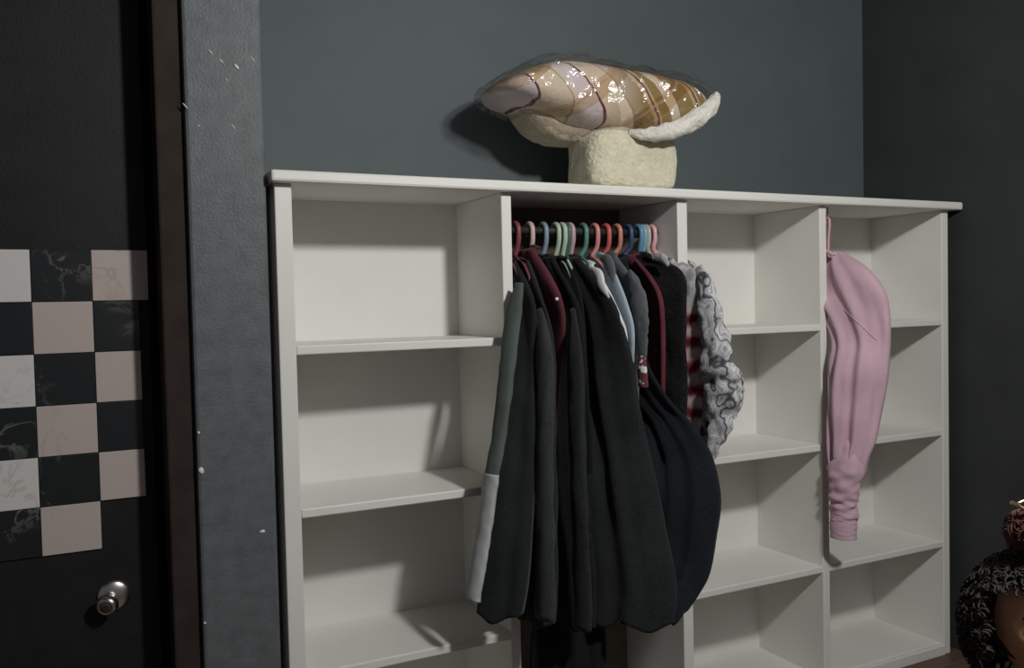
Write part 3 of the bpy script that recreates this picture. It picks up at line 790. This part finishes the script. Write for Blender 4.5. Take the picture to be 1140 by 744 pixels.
while True:
    p = Vector((rnd.gauss(0, 1), rnd.gauss(0, 1), rnd.gauss(0, 1))).normalized()
    if p.y > .3 and p.z < .55 and abs(p.x) < .80: continue
    if p.z < -.75: continue
    n_ = (RT * p.x + FD * p.y + UP * p.z).normalized()
    wide = 1.0 + (.18 if abs(p.x) > .5 else .02)
    curl(L(p.x * .082 * wide, p.y * .09 - .002, p.z * .104), n_, rnd.uniform(.0045, .009))
    if len(bm.verts) > 60000: break
ha = link('hair', bm, MAT['hair'], pe); ha['label'] = 'dark curly hair'
# top knot with maroon tie
bm = bmesh.new()
kc2 = at(1150, 583, HC.y)
for k in range(240):
    p = Vector((rnd.gauss(0, 1), rnd.gauss(0, 1), rnd.gauss(0, 1))).normalized()
    curl(kc2 + p * .020, p, rnd.uniform(.005, .009))
bmesh.ops.create_icosphere(bm, subdivisions=3, radius=.021, matrix=Matrix.Translation(kc2))
link('top_knot', bm, MAT['tie'], pe)['label'] = 'reddish brown top knot'
bm = bmesh.new()
pts = [kc2 + Vector((math.cos(a) * .027, math.sin(a) * .027, .027 + .004 * math.sin(3 * a))) for a in [2 * PI * k / 20 for k in range(21)]]
tube(bm, pts, .0028, 8)
link('hair_highlight', bm, MAT['gold'], pe)['label'] = 'pale highlight on the top knot, modelled as a thin gold ring'  # ring stands in for the highlight along the knot
bm = bmesh.new()
mid = (kc2 + L(0, 0, .1)) / 2
pts = [L(0, -.005, .085) , mid, kc2]
tube(bm, pts, [.03, .022, .02], 14, 12)
link('hair_stem', bm, MAT['hair'], pe)
# clothes
bm = bmesh.new(); lo = []
for u, rx, ry in [(-.118, .045, .044), (-.130, .085, .060), (-.152, .128, .078), (-.19, .128, .088), (-.24, .118, .092), (-.32, .108, .092), (-.40, .108, .094), (-HT * .52, .122, .098)]:
    lo.append([L(math.cos(2 * PI * k / 36) * rx, math.sin(2 * PI * k / 36) * ry - .012, u + .004 * math.sin(k)) for k in range(36)])
rings(bm, lo, False)
for s in (-1, 1):
    tube(bm, [L(s * .085, -.015, -.165), L(s * .118, -.017, -.2), L(s * .134, -.02, -.265)], [.046, .046, .042], 16, 10, cap=False)
o = link('t_shirt', bm, MAT['tee'], pe)
m_ = o.modifiers.new('solid', 'SOLIDIFY'); m_.thickness = .003
bm = bmesh.new()
for s in (-1, 1):
    tube(bm, [L(s * .05, -.01, -HT * .44), L(s * .054, -.006, -HT * .6), L(s * .056, 0, -HT * .75), L(s * .056, -.008, -HT + .05)], [.062, .064, .054, .046], 18, 16, cap=False)
o = link('trousers', bm, MAT['denim'], pe)
m_ = o.modifiers.new('solid', 'SOLIDIFY'); m_.thickness = .003

# ------------------------------------------------------------------ light
LC = Vector((0.87, -1.96, 2.27))
ld = bpy.data.lights.new('ceiling_bulb', 'POINT'); ld.energy = 58; ld.shadow_soft_size = .085; ld.color = (1.0, .985, .95)
lo_ = bpy.data.objects.new('ceiling_bulb', ld); lo_.location = LC; COL.objects.link(lo_)
w = bpy.data.worlds.new('world'); SC.world = w; w.use_nodes = True
w.node_tree.nodes['Background'].inputs[0].default_value = (.92, .95, 1.0, 1)
w.node_tree.nodes['Background'].inputs[1].default_value = .04
vs_ = SC.view_settings
vs_.view_transform = 'Standard'; vs_.look = 'None'; vs_.gamma = 1; vs_.use_curve_mapping = False; vs_.exposure = 1.16
